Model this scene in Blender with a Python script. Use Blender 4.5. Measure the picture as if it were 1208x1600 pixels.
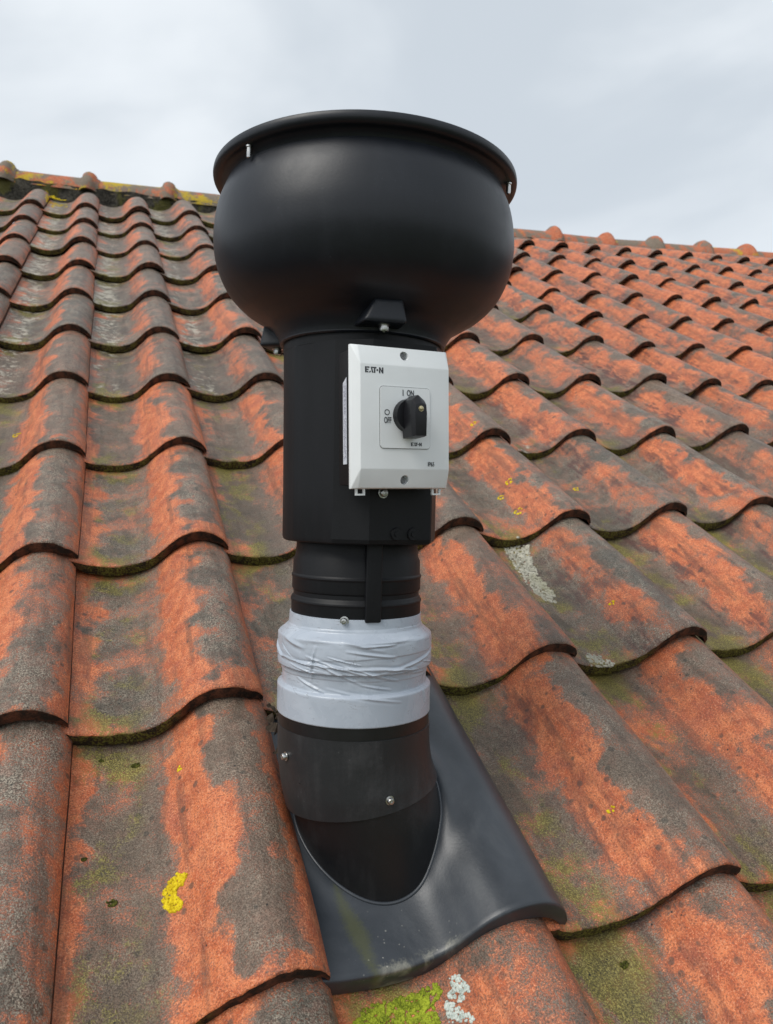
import bpy, bmesh, math, random
from mathutils import Vector, Matrix, noise as mn

# ------------------------------------------------------------------ scene, camera, sky, sun, exposure
for o in list(bpy.data.objects):
    bpy.data.objects.remove(o)
scene = bpy.context.scene
COL = scene.collection
U = 0.2                       # metres in one tile width
PITCH = math.radians(29.7)    # slope of the roof
G = 1.538                     # row spacing in tile widths
# roof frame (along the eave, up the slope, out of the slope) to world
ROOF_M = Matrix.Rotation(PITCH, 4, 'X')

def roof_to_world(v):
    return ROOF_M @ (Vector(v) * U)

CAM_POS = Vector((0.3817, -1.4688, 3.0201))
CAM_R = [Vector((0.94754688, -0.29767180, 0.11638904)),      # right
         Vector((-0.05501614, -0.51062048, -0.85804426)),    # down
         Vector((0.31484621, 0.80663388, -0.50021360))]      # forward
FPX = 1178.34
cam_data = bpy.data.cameras.new('camera')
cam_data.sensor_fit = 'VERTICAL'
cam_data.sensor_height = 24.0
cam_data.lens = 24.0 * FPX / 1600.0
cam_data.clip_start = 0.02
cam_data.clip_end = 2000
cam_data.dof.use_dof = True
cam_data.dof.focus_distance = 0.72
cam_data.dof.aperture_fstop = 9.0
cam = bpy.data.objects.new('camera', cam_data)
COL.objects.link(cam)
r3 = ROOF_M.to_3x3()
cx, cy, cz = r3 @ CAM_R[0], -(r3 @ CAM_R[1]), -(r3 @ CAM_R[2])
cm = Matrix((cx, cy, cz)).transposed().to_4x4()
cm.translation = roof_to_world(CAM_POS)
cam.matrix_world = cm
scene.camera = cam

def in_view(pt, margin=120):
    q = Vector(pt) - CAM_POS
    z = q.dot(CAM_R[2])
    if z < 0.2:
        return False
    x = 604 + FPX * q.dot(CAM_R[0]) / z
    y = 800 + FPX * q.dot(CAM_R[1]) / z
    return -margin < x < 1208 + margin and -margin < y < 1600 + margin

SUN_EL, SUN_AZ = math.radians(50), math.radians(245)   # azimuth clockwise from +Y
world = bpy.data.worlds.new('World')
scene.world = world
world.use_nodes = True
wt = world.node_tree
wt.nodes.clear()
w_out = wt.nodes.new('ShaderNodeOutputWorld')
w_bg = wt.nodes.new('ShaderNodeBackground')
w_bg2 = wt.nodes.new('ShaderNodeBackground')
w_add = wt.nodes.new('ShaderNodeMixShader')
w_sky = wt.nodes.new('ShaderNodeTexSky')
w_sky.sky_type = 'NISHITA'
w_sky.sun_disc = False
w_sky.sun_elevation = SUN_EL
w_sky.sun_rotation = SUN_AZ
w_bg.inputs['Strength'].default_value = 0.07
wt.links.new(w_sky.outputs[0], w_bg.inputs[0])
# closed cloud cover: soft grey and white banks all round the sky
w_tc = wt.nodes.new('ShaderNodeTexCoord')
w_map = wt.nodes.new('ShaderNodeMapping')
w_map.inputs['Scale'].default_value = (1.0, 1.0, 1.9)
w_map.inputs['Rotation'].default_value = (0.0, 0.5, 0.4)
w_map.inputs['Location'].default_value = (0.35, 0.1, 0.2)
w_n = wt.nodes.new('ShaderNodeTexNoise')
w_n.inputs['Scale'].default_value = 1.7
w_n.inputs['Detail'].default_value = 5
w_n.inputs['Roughness'].default_value = 0.45
w_n.inputs['Distortion'].default_value = 0.5
w_r = wt.nodes.new('ShaderNodeValToRGB')
w_r.color_ramp.interpolation = 'EASE'
w_r.color_ramp.elements[0].position = 0.36
w_r.color_ramp.elements[0].color = (0.430, 0.472, 0.515, 1)
w_r.color_ramp.elements[1].position = 0.60
w_r.color_ramp.elements[1].color = (0.605, 0.638, 0.668, 1)
wt.links.new(w_tc.outputs['Generated'], w_map.inputs[0])
wt.links.new(w_map.outputs[0], w_n.inputs['Vector'])
wt.links.new(w_n.outputs[0], w_r.inputs[0])
wt.links.new(w_r.outputs[0], w_bg2.inputs[0])
w_bg2.inputs['Strength'].default_value = 1.0
w_add.inputs[0].default_value = 0.93
wt.links.new(w_bg.outputs[0], w_add.inputs[1])
wt.links.new(w_bg2.outputs[0], w_add.inputs[2])
wt.links.new(w_add.outputs[0], w_out.inputs[0])

sun_data = bpy.data.lights.new('sun', 'SUN')
sun_data.energy = 1.5
sun_data.angle = math.radians(32)
sun_data.color = (1.0, 0.96, 0.9)
sun = bpy.data.objects.new('sun', sun_data)
COL.objects.link(sun)
sd = Vector((math.sin(SUN_AZ) * math.cos(SUN_EL), math.cos(SUN_AZ) * math.cos(SUN_EL), math.sin(SUN_EL)))
sun.rotation_euler = sd.to_track_quat('Z', 'Y').to_euler()
sun.location = (0, 0, 10)
scene.view_settings.view_transform = 'Standard'
scene.view_settings.look = 'None'
scene.view_settings.exposure = 0.60
scene.view_settings.gamma = 1.0
scene.view_settings.use_curve_mapping = False
scene.render.resolution_x, scene.render.resolution_y = 773, 1024
scene.render.engine = 'CYCLES'
scene.cycles.max_bounces = 5
scene.cycles.diffuse_bounces = 3
scene.cycles.glossy_bounces = 3

# ------------------------------------------------------------------ helpers: node graphs
class NG:
    """Small builder for material node graphs."""
    def __init__(self, name):
        self.m = bpy.data.materials.new(name)
        self.m.use_nodes = True
        self.t = self.m.node_tree
        self.t.nodes.clear()
        self.out = self.t.nodes.new('ShaderNodeOutputMaterial')
        self.b = self.t.nodes.new('ShaderNodeBsdfPrincipled')
        self.t.links.new(self.b.outputs[0], self.out.inputs[0])
    def put(self, sock, v):
        if hasattr(v, 'is_output'):
            self.t.links.new(v, sock)
        elif isinstance(v, (tuple, list)):
            v = tuple(v)
            if len(v) == 3 and len(sock.default_value) == 4:
                v = v + (1,)
            sock.default_value = v
        else:
            sock.default_value = v
    def math(self, op, a, b=0.0, c=None, clamp=False):
        n = self.t.nodes.new('ShaderNodeMath')
        n.operation = op
        n.use_clamp = clamp
        self.put(n.inputs[0], a)
        self.put(n.inputs[1], b)
        if c is not None:
            self.put(n.inputs[2], c)
        return n.outputs[0]
    def add(self, *a):
        r = a[0]
        for x in a[1:]:
            r = self.math('ADD', r, x)
        return r
    def mul(self, *a):
        r = a[0]
        for x in a[1:]:
            r = self.math('MULTIPLY', r, x)
        return r
    def ss(self, v, a, b):          # smoothstep a..b -> 0..1 (a > b flips)
        n = self.t.nodes.new('ShaderNodeMapRange')
        n.interpolation_type = 'SMOOTHSTEP'
        self.put(n.inputs[0], v)
        if a < b:
            lo, hi, x, y = a, b, 0.0, 1.0
        else:
            lo, hi, x, y = b, a, 1.0, 0.0
        n.inputs[1].default_value = lo
        n.inputs[2].default_value = hi
        n.inputs[3].default_value = x
        n.inputs[4].default_value = y
        return n.outputs[0]
    def mix(self, f, a, b, mode='MIX'):
        n = self.t.nodes.new('ShaderNodeMix')
        n.data_type = 'RGBA'
        n.blend_type = mode
        self.put(n.inputs[0], f)
        self.put(n.inputs[6], a)
        self.put(n.inputs[7], b)
        return n.outputs[2]
    def coord(self, which='Object'):
        return self.t.nodes.new('ShaderNodeTexCoord').outputs[which]
    def sep(self, v):
        n = self.t.nodes.new('ShaderNodeSeparateXYZ')
        self.put(n.inputs[0], v)
        return n.outputs
    def vscale(self, v, s):
        n = self.t.nodes.new('ShaderNodeVectorMath')
        n.operation = 'MULTIPLY'
        self.put(n.inputs[0], v)
        n.inputs[1].default_value = s
        return n.outputs[0]
    def noise(self, v, scale, w=None, detail=4.0, rough=0.55, dist=0.0):
        n = self.t.nodes.new('ShaderNodeTexNoise')
        if w is not None:
            n.noise_dimensions = '4D'
            self.put(n.inputs['W'], w)
        self.put(n.inputs['Vector'], v)
        n.inputs['Scale'].default_value = scale
        n.inputs['Detail'].default_value = detail
        n.inputs['Roughness'].default_value = rough
        n.inputs['Distortion'].default_value = dist
        return n.outputs[0]
    def voronoi(self, v, scale, w=None):
        n = self.t.nodes.new('ShaderNodeTexVoronoi')
        if w is not None:
            n.voronoi_dimensions = '4D'
            self.put(n.inputs['W'], w)
        self.put(n.inputs['Vector'], v)
        n.inputs['Scale'].default_value = scale
        return n.outputs[0]
    def bump(self, h, strength, dist, normal=None):
        n = self.t.nodes.new('ShaderNodeBump')
        n.inputs['Strength'].default_value = strength
        n.inputs['Distance'].default_value = dist
        self.put(n.inputs['Height'], h)
        if normal is not None:
            self.put(n.inputs['Normal'], normal)
        return n.outputs[0]
    def fin(self, color, rough, normal=None, spec=0.5, metal=0.0):
        self.put(self.b.inputs['Base Color'], color)
        self.put(self.b.inputs['Roughness'], rough)
        self.put(self.b.inputs['Specular IOR Level'], spec)
        self.put(self.b.inputs['Metallic'], metal)
        if normal is not None:
            self.put(self.b.inputs['Normal'], normal)
        return self.m

def mat_tile():
    """Old fired clay: orange where rubbed clean, grey crust of lichen elsewhere, algae in the pan, soot streaks."""
    g = NG('weathered_clay')
    oi = g.t.nodes.new('ShaderNodeObjectInfo')
    rv = g.t.nodes.new('ShaderNodeCombineXYZ')
    for i, k in enumerate((7.3, 11.9, 3.7)):
        g.put(rv.inputs[i], g.mul(oi.outputs['Random'], k))
    va = g.t.nodes.new('ShaderNodeVectorMath')
    g.put(va.inputs[0], g.coord('Object'))
    g.put(va.inputs[1], rv.outputs[0])
    co = va.outputs[0]
    uv = g.sep(g.coord('UV'))
    s, t = uv[0], uv[1]
    ch = g.t.nodes.new('ShaderNodeSeparateColor')
    g.t.links.new(oi.outputs['Color'], ch.inputs[0])
    grey_amt, algae_amt, soot_amt = ch.outputs[0], ch.outputs[1], ch.outputs[2]
    white_amt = oi.outputs['Alpha']
    big = g.noise(co, 13.0, None, 7.0, 0.6, 0.3)
    mid = g.noise(co, 62.0, None, 5.0, 0.68)
    fine = g.noise(co, 560.0, None, 2.0, 0.8)
    n2 = g.noise(co, 24.0, None, 5.0, 0.62)
    fc = g.add(fine, -0.5)
    r2 = g.math('FRACT', g.mul(oi.outputs['Random'], 17.31))
    r3_ = g.math('FRACT', g.mul(oi.outputs['Random'], 53.77))
    wob = g.add(g.mul(g.add(n2, -0.5), 0.36), g.mul(g.add(big, -0.5), 0.34), g.mul(g.add(r2, -0.5), 0.07))
    sw = g.add(s, wob)
    tw = g.add(t, wob)
    rub = g.math('SUBTRACT', 1.0, g.mul(soot_amt, 0.9))
    flank = g.mul(g.ss(g.math('ABSOLUTE', g.add(sw, -0.575)), 0.17, 0.03), g.ss(tw, 0.02, 0.16), g.ss(tw, 1.08, 0.9))
    flank = g.math('MAXIMUM', flank, g.mul(g.ss(g.math('ABSOLUTE', g.add(sw, -0.6)), 0.13, 0.02), rub))
    edge_l = g.mul(g.ss(sw, 0.14, 0.02), rub)
    edge_r = g.mul(g.ss(sw, 0.90, 0.985), rub)
    front = g.mul(g.ss(tw, 0.07, 0.0), rub)
    clean = g.math('MAXIMUM', g.math('MAXIMUM', flank, g.mul(edge_l, 0.85)),
                   g.math('MAXIMUM', g.mul(edge_r, 0.75), g.mul(front, 0.7)))
    field = g.add(big, g.mul(g.add(mid, -0.5), 0.50), g.mul(fc, 0.66), g.mul(clean, g.add(-0.50, g.mul(r3_, 0.34))),
                  g.mul(g.add(grey_amt, -0.5), 0.9))
    grey = g.ss(field, 0.375, 0.50)
    halo = g.mul(g.ss(field, 0.28, 0.40), g.ss(field, 0.56, 0.46))
    # clay
    clay = g.mix(g.ss(mid, 0.36, 0.64), (0.50, 0.115, 0.038), (0.70, 0.215, 0.082))
    clay = g.mix(g.mul(g.ss(n2, 0.5, 0.68), 0.55), clay, (0.36, 0.09, 0.052))
    clay = g.mix(g.mul(g.ss(fine, 0.53, 0.62), 0.7), clay, (0.17, 0.07, 0.045))
    clay = g.mix(g.mul(g.ss(fine, 0.45, 0.36), 0.6), clay, (0.74, 0.35, 0.20))
    # crust
    crust = g.mix(g.ss(fine, 0.38, 0.63), (0.047, 0.040, 0.029), (0.345, 0.295, 0.23))
    crust = g.mix(g.mul(g.ss(mid, 0.48, 0.62), 0.5), crust, (0.27, 0.145, 0.105))
    crust = g.mix(g.mul(g.ss(g.add(n2, g.mul(fc, 0.4)), 0.5, 0.6), 0.6), crust, (0.062, 0.056, 0.044))
    crust = g.mix(g.mul(g.ss(r2, 0.2, 0.9), 0.45), crust, (0.20, 0.125, 0.085))
    crust = g.mix(g.mul(g.ss(r3_, 0.5, 1.0), 0.35), crust, (0.075, 0.070, 0.058))
    col = g.mix(grey, clay, crust)
    col = g.mix(g.mul(halo, 0.55), col, (0.25, 0.10, 0.062))
    # run-off: long faint darkening down the slope
    run = g.noise(g.vscale(co, (1.0, 0.10, 0.4)), 75.0, None, 3.0, 0.6)
    col = g.mix(g.mul(g.ss(run, 0.50, 0.66), 0.42), col, (0.07, 0.05, 0.036))
    # dark round colonies
    vo = g.voronoi(co, 55.0)
    spots = g.mul(g.ss(g.add(vo, g.mul(mid, 0.35), g.mul(fc, 0.2)), 0.37, 0.30), g.ss(big, 0.42, 0.5))
    col = g.mix(g.mul(spots, 0.7), col, (0.06, 0.054, 0.042))
    # soot streaks along the slope, low on the flank
    st = g.noise(g.vscale(co, (1.0, 0.22, 1.0)), 120.0, None, 4.0, 0.6)
    soot = g.mul(g.ss(g.add(g.mul(st, 0.55), g.mul(big, 0.6)), 0.55, 0.66), g.ss(g.math('ABSOLUTE', g.add(sw, -0.5)), 0.2, 0.05), soot_amt)
    col = g.mix(g.mul(soot, 0.85), col, (0.085, 0.032, 0.028))
    # algae and moss film in the pan
    pan = g.ss(g.math('ABSOLUTE', g.add(sw, -0.2)), 0.21, 0.06)
    ends = g.math('MAXIMUM', g.ss(t, 0.30, 0.02), g.ss(t, 0.72, 0.95))
    an = g.noise(g.vscale(co, (1.0, 1.0, 3.0)), 19.0, None, 6.0, 0.66)
    alg = g.mul(pan, g.ss(g.add(an, g.mul(ends, 0.13), g.mul(g.add(algae_amt, -0.5), 0.6), g.mul(fc, 0.3)), 0.55, 0.66))
    algc = g.mix(g.ss(fine, 0.4, 0.62), (0.085, 0.08, 0.014), (0.36, 0.31, 0.065))
    col = g.mix(g.mul(alg, 0.85), col, algc)
    pan_dark = g.mul(g.ss(g.math('ABSOLUTE', g.add(sw, -0.27)), 0.24, 0.05), g.ss(g.add(big, g.mul(fc, 0.4)), 0.36, 0.58))
    col = g.mix(g.mul(pan_dark, 0.40), col, (0.055, 0.047, 0.030))  # dark olive tone along the pan, broken up by noise
    # pale crust of lime and lichen low in the pan
    wht = g.mul(g.ss(g.math('ABSOLUTE', g.add(sw, -0.17)), 0.20, 0.08),
                g.ss(g.add(g.mul(mid, 0.6), g.mul(n2, 0.4), g.mul(g.add(white_amt, -0.5), 0.5), g.mul(fc, 0.2)), 0.56, 0.62))
    col = g.mix(g.mul(wht, 0.75), col, (0.50, 0.47, 0.385))
    # tiny black specks
    v3 = g.voronoi(co, 90.0)
    col = g.mix(g.mul(g.ss(g.add(v3, g.mul(fine, 0.12)), 0.17, 0.13), g.ss(big, 0.54, 0.6)), col, (0.02, 0.018, 0.015))
    speck = g.mix(g.ss(g.noise(co, 780.0, None, 1.0, 0.6), 0.36, 0.64), (0.58, 0.56, 0.54), (1.38, 1.38, 1.38))
    col = g.mix(g.add(0.22, g.mul(grey, 0.58)), col, speck, 'MULTIPLY')
    h = g.add(g.mul(fine, 1.2), g.mul(g.noise(co, 90.0, None, 2.0, 0.6), 1.0))
    nrm = g.bump(h, 0.8, 0.0015)
    rough = g.add(0.28, g.mul(mid, 0.36))
    return g.fin(col, rough, nrm, 0.45)

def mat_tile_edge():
    """Broken clay edge: brown painted near black for the shade at the lips, mossy in the pan."""
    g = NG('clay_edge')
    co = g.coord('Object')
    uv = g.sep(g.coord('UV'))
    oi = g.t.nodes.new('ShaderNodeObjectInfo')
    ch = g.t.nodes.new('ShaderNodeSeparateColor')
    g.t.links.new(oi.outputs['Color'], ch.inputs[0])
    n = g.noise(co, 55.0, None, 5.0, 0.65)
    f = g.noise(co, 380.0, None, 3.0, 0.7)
    col = g.mix(g.ss(g.add(n, g.mul(g.add(f, -0.5), 0.3)), 0.40, 0.62), (0.022, 0.015, 0.011), (0.11, 0.040, 0.022))  # near-black browns paint the shade of the overhanging lips into the edge
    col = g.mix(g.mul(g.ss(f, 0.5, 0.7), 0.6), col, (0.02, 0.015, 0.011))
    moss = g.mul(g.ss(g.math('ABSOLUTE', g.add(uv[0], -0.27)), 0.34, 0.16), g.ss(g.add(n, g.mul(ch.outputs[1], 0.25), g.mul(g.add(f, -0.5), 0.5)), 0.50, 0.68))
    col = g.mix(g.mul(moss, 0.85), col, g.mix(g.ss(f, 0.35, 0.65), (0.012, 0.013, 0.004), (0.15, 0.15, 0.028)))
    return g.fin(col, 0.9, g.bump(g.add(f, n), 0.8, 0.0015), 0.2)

def mat_plain(name, col, rough, noise_scale=60.0, amount=0.12, bump=0.0, spec=0.5, metal=0.0, fine=600.0):
    g = NG(name)
    co = g.coord('Object')
    n = g.noise(co, noise_scale, None, 5.0, 0.6)
    f = g.noise(co, fine, None, 2.0, 0.6)
    c2 = tuple(max(0.0, c * (1 - amount)) for c in col)
    c3 = tuple(c * (1 + amount) for c in col)
    c = g.mix(g.ss(n, 0.3, 0.7), c2, c3)
    r = g.add(rough, g.mul(g.add(n, -0.5), 0.18))
    nr = g.bump(g.add(f, g.mul(n, 0.3)), 0.5, bump) if bump else None
    return g.fin(c, r, nr, spec, metal)

def mat_dusty(name, col, dust, rough, dust_amt, spec=0.5, bump=0.00015):
    """Dark plastic with dried dust, drip marks and faint water stains."""
    g = NG(name)
    co = g.coord('Object')
    n = g.noise(co, 22.0, None, 6.0, 0.65, 0.4)
    st = g.noise(g.vscale(co, (1.0, 1.0, 0.15)), 70.0, None, 4.0, 0.6)
    f = g.noise(co, 420.0, None, 3.0, 0.65)
    d = g.mul(g.ss(g.add(g.mul(n, 0.6), g.mul(st, 0.45), g.mul(g.add(f, -0.5), 0.15)), 0.48, 0.72), dust_amt)
    c = g.mix(d, col, dust)
    sp = g.voronoi(co, 130.0)
    c = g.mix(g.mul(g.ss(sp, 0.11, 0.06), g.ss(n, 0.5, 0.6), 0.7), c, dust)
    r = g.add(rough, g.mul(d, 0.25), g.mul(g.add(n, -0.5), 0.12))
    return g.fin(c, r, g.bump(g.add(f, g.mul(n, 0.5)), 0.5, bump), spec)

def mat_flashing():
    g = NG('slate_plastic')
    co = g.coord('Object')
    uv = g.sep(g.coord('UV'))
    n = g.noise(co, 18.0, None, 6.0, 0.6, 0.6)
    st = g.noise(g.vscale(co, (1.0, 0.18, 1.0)), 60.0, None, 4.0, 0.6)
    f = g.noise(co, 420.0, None, 3.0, 0.65)
    c = g.mix(g.ss(n, 0.35, 0.7), (0.024, 0.029, 0.036), (0.037, 0.043, 0.052))
    d = g.mul(g.ss(g.add(g.mul(n, 0.5), g.mul(st, 0.5)), 0.5, 0.70), 0.18)
    c = g.mix(d, c, (0.12, 0.125, 0.12))
    # lime specks and a lip of grey crust near the lower edge, a green smear in the pan
    sp = g.voronoi(co, 150.0)
    low = g.ss(g.add(uv[1], g.mul(n, 0.2)), 0.34, 0.10)
    pan = g.ss(g.math('ABSOLUTE', g.add(uv[0], -0.32)), 0.25, 0.1)
    c = g.mix(g.mul(g.ss(g.add(sp, g.mul(f, 0.15)), 0.22, 0.15), low, pan, g.ss(n, 0.42, 0.55), 0.9), c, (0.36, 0.35, 0.31))
    lip = g.mul(g.ss(g.add(uv[1], g.mul(g.add(f, -0.5), 0.05), g.mul(g.add(n, -0.5), 0.12)), 0.035, 0.012), g.ss(g.math('ABSOLUTE', g.add(uv[0], -0.36)), 0.20, 0.1))
    c = g.mix(g.mul(lip, g.ss(n, 0.45, 0.58), 0.75), c, (0.30, 0.29, 0.23))
    sx, sy = g.add(uv[0], -0.16), g.add(uv[1], -0.12)
    sm = g.add(g.math('ABSOLUTE', g.add(sx, g.mul(sy, 0.25), g.mul(g.add(n, -0.5), 0.07))), g.mul(g.math('ABSOLUTE', sy), 0.22))
    c = g.mix(g.mul(g.ss(g.add(sm, g.mul(g.add(f, -0.5), 0.05)), 0.06, 0.015), 0.5), c, (0.075, 0.08, 0.018))
    r = g.add(0.30, g.mul(n, 0.14), g.mul(d, 0.3))
    return g.fin(c, r, g.bump(g.add(g.mul(f, 0.6), n), 0.4, 0.0004), 0.55)

def mat_tape():
    g = NG('grey_tape')
    co = g.coord('Object')
    n = g.noise(co, 30.0, None, 4.0, 0.6, 0.6)
    st = g.noise(g.vscale(co, (1.0, 1.0, 5.0)), 26.0, None, 3.0, 0.5, 1.6)
    c = g.mix(g.ss(n, 0.35, 0.7), (0.375, 0.42, 0.485), (0.435, 0.48, 0.545))
    line = g.mul(g.ss(g.math('ABSOLUTE', g.add(st, -0.52)), 0.012, 0.004), g.ss(n, 0.50, 0.56))
    c = g.mix(g.mul(line, 0.6), c, (0.22, 0.235, 0.26))
    h = g.add(g.mul(line, -0.8), g.mul(n, 0.7))
    return g.fin(c, g.add(0.22, g.mul(n, 0.12)), g.bump(h, 0.3, 0.0006), 0.5)

def mat_mortar(name='mortar', a=(0.03, 0.028, 0.024), b=(0.12, 0.108, 0.088), moss=0.6):
    g = NG(name)
    co = g.coord('Object')
    n = g.noise(co, 16.0, None, 6.0, 0.65)
    f = g.noise(co, 120.0, None, 4.0, 0.65)
    c = g.mix(g.ss(g.add(g.mul(n, 0.5), g.mul(f, 0.5)), 0.38, 0.62), a, b)
    c = g.mix(g.mul(g.ss(g.noise(co, 9.0, None, 5.0, 0.6), 0.53, 0.62), moss), c, (0.15, 0.14, 0.03))
    return g.fin(c, 0.95, g.bump(g.add(f, n), 1.0, 0.006), 0.2)

def mat_ridge():
    g = NG('ridge_clay')
    co = g.coord('Object')
    oi = g.t.nodes.new('ShaderNodeObjectInfo')
    w = g.mul(oi.outputs['Random'], 37.0)
    ch = g.t.nodes.new('ShaderNodeSeparateColor')
    g.t.links.new(oi.outputs['Color'], ch.inputs[0])
    n = g.noise(co, 13.0, w, 6.0, 0.62)
    f = g.noise(co, 140.0, w, 4.0, 0.65)
    c = g.mix(g.ss(f, 0.35, 0.65), (0.38, 0.11, 0.06), (0.52, 0.19, 0.10))
    c = g.mix(g.ss(g.add(n, g.mul(g.add(f, -0.5), 0.3), g.mul(g.add(ch.outputs[0], -0.5), 0.6)), 0.45, 0.56), c, g.mix(f, (0.11, 0.09, 0.07), (0.28, 0.23, 0.18)))
    y = g.noise(co, 10.0, g.add(w, 19.0), 6.0, 0.62)
    c = g.mix(g.mul(g.ss(g.add(y, g.mul(g.add(f, -0.5), 0.3), g.mul(g.add(ch.outputs[1], -0.5), 0.6)), 0.52, 0.60), 0.9), c, g.mix(f, (0.30, 0.24, 0.02), (0.62, 0.42, 0.03)))
    return g.fin(c, 0.9, g.bump(g.add(f, n), 0.8, 0.004), 0.25)

def mat_lichen(name, a, b):
    g = NG(name)
    co = g.coord('Object')
    f = g.noise(co, 420.0, None, 4.0, 0.7)
    n = g.noise(co, 90.0, None, 3.0, 0.6)
    c = g.mix(g.ss(g.add(g.mul(f, 0.6), g.mul(n, 0.4)), 0.35, 0.65), a, b)
    return g.fin(c, 0.95, g.bump(f, 1.0, 0.001), 0.15)

def mat_label():
    """Printed white sticker: rows of tiny grey print."""
    g = NG('printed_label')
    uv = g.coord('UV')
    n = g.noise(g.vscale(uv, (8.0, 60.0, 1.0)), 1.0, None, 3.0, 0.7)
    n2 = g.noise(g.vscale(uv, (3.0, 14.0, 1.0)), 1.0, None, 2.0, 0.5)
    sp = g.sep(uv)
    inner = g.mul(g.ss(sp[1], 0.03, 0.06), g.ss(sp[1], 0.95, 0.9), g.ss(sp[0], 0.1, 0.2), g.ss(sp[0], 0.95, 0.85))
    c = g.mix(g.mul(g.ss(n, 0.46, 0.54), g.ss(n2, 0.38, 0.46), inner, 0.9), (0.58, 0.60, 0.66), (0.13, 0.13, 0.2))
    return g.fin(c, 0.5, None, 0.4)

M = {}
M['tile'] = mat_tile()
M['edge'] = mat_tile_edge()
M['ridge'] = mat_ridge()
M['mortar'] = mat_mortar()
M['lime'] = mat_mortar('lime_mortar', (0.36, 0.35, 0.28), (0.62, 0.60, 0.50), 0.35)
M['under'] = mat_plain('roof_felt', (0.03, 0.027, 0.024), 0.95)
M['ground'] = mat_plain('garden_ground', (0.09, 0.10, 0.05), 0.95, 0.4, 0.3)
M['bowl'] = mat_dusty('satin_black_plastic', (0.0085, 0.0105, 0.0155), (0.026, 0.031, 0.041), 0.41, 0.22, 0.42, 0.00012)
M['body'] = mat_dusty('matt_black_plastic', (0.0065, 0.007, 0.0085), (0.016, 0.017, 0.020), 0.48, 0.25, 0.24)
M['sleeve'] = mat_dusty('grey_black_plastic', (0.017, 0.018, 0.020), (0.060, 0.060, 0.062), 0.42, 0.4, 0.42)
M['tube'] = mat_dusty('deep_black_plastic', (0.0075, 0.0078, 0.009), (0.030, 0.030, 0.032), 0.42, 0.3, 0.42)
M['band'] = mat_plain('black_tape', (0.007, 0.007, 0.008), 0.35)
M['flash'] = mat_flashing()
M['tape'] = mat_tape()
M['lid'] = mat_plain('light_grey_plastic', (0.76, 0.785, 0.795), 0.42, 30.0, 0.02, 0.0, 0.5)
M['box'] = mat_plain('black_box_plastic', (0.006, 0.006, 0.007), 0.5, 60.0, 0.1, 0.0, 0.25)
M['knob'] = mat_plain('knob_black', (0.008, 0.008, 0.010), 0.38, 60.0, 0.1, 0.0, 0.35)
M['print'] = mat_plain('dark_print', (0.035, 0.037, 0.045), 0.6)
M['hole'] = mat_plain('dark_grey_hole', (0.19, 0.195, 0.2), 0.6)
M['steel'] = mat_plain('steel', (0.55, 0.55, 0.54), 0.28, 200.0, 0.1, 0.0, 0.5, 1.0)
M['brass'] = mat_plain('screw_brass', (0.55, 0.48, 0.30), 0.35, 200.0, 0.1, 0.0, 0.5, 1.0)
M['label'] = mat_label()
M['yellow'] = mat_lichen('yellow_lichen', (0.50, 0.34, 0.01), (0.82, 0.66, 0.03))
M['moss'] = mat_lichen('bright_moss', (0.10, 0.13, 0.012), (0.38, 0.44, 0.04))
M['dmoss'] = mat_lichen('dark_moss', (0.02, 0.022, 0.006), (0.11, 0.115, 0.022))
M['white'] = mat_lichen('pale_lichen', (0.36, 0.42, 0.38), (0.68, 0.72, 0.66))
M['litter'] = mat_plain('dead_leaf', (0.09, 0.065, 0.045), 0.9, 80.0, 0.5)

# ------------------------------------------------------------------ helpers: meshes and objects
def link(o, parent=None):
    COL.objects.link(o)
    if parent is not None:
        o.parent = parent
    return o

def tag(o, label=None, cat=None, group=None, kind=None):
    if label:
        o['label'] = label
    if cat:
        o['category'] = cat
    if group:
        o['group'] = group
    if kind:
        o['kind'] = kind
    return o

def mesh_from(name, verts, faces, mats, smooth=True, uvs=None, mat_idx=None, sharp_angle=None):
    me = bpy.data.meshes.new(name)
    me.from_pydata([tuple(v) for v in verts], [], faces)
    for m in (mats if isinstance(mats, (list, tuple)) else [mats]):
        me.materials.append(m)
    if smooth:
        me.polygons.foreach_set('use_smooth', [True] * len(me.polygons))
    if mat_idx is not None:
        me.polygons.foreach_set('material_index', mat_idx)
    if uvs is not None:
        lay = me.uv_layers.new(name='UVMap')
        li = [0] * len(me.loops)
        me.loops.foreach_get('vertex_index', li)
        flat = []
        for i in li:
            flat += uvs[i]
        lay.data.foreach_set('uv', flat)
    me.update()
    if sharp_angle is not None:
        me.set_sharp_from_angle(angle=math.radians(sharp_angle))
    return me

def obj_from(name, me, parent=None):
    return link(bpy.data.objects.new(name, me), parent)

def revolve(name, prof, mat, parent=None, n=96, centre=None, rad=None, close=False, sharp=35, slant=None):
    """prof: list of (radius, height). centre(h) -> (x, y). rad(angle, h, r) -> radius."""
    vs, fs = [], []
    for r, h in prof:
        ox, oy = centre(h) if centre else (0, 0)
        for i in range(n):
            a = 2 * math.pi * i / n
            rr = rad(a, h, r) if rad else r
            hz = h + (slant(a, h) if slant else 0.0)
            vs.append(Vector((ox + rr * math.sin(a), oy - rr * math.cos(a), hz)) * U)
    m = len(prof)
    for j in range(m - 1):
        for i in range(n):
            k = (i + 1) % n
            fs.append((j * n + i, j * n + k, (j + 1) * n + k, (j + 1) * n + i))
    if close:
        fs.append(tuple(reversed(range(n))))
        fs.append(tuple((m - 1) * n + i for i in range(n)))
    me = mesh_from(name, vs, fs, mat, sharp_angle=sharp)
    bm = bmesh.new()
    bm.from_mesh(me)
    bmesh.ops.recalc_face_normals(bm, faces=bm.faces)
    bm.to_mesh(me)
    bm.free()
    return obj_from(name, me, parent)

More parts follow.
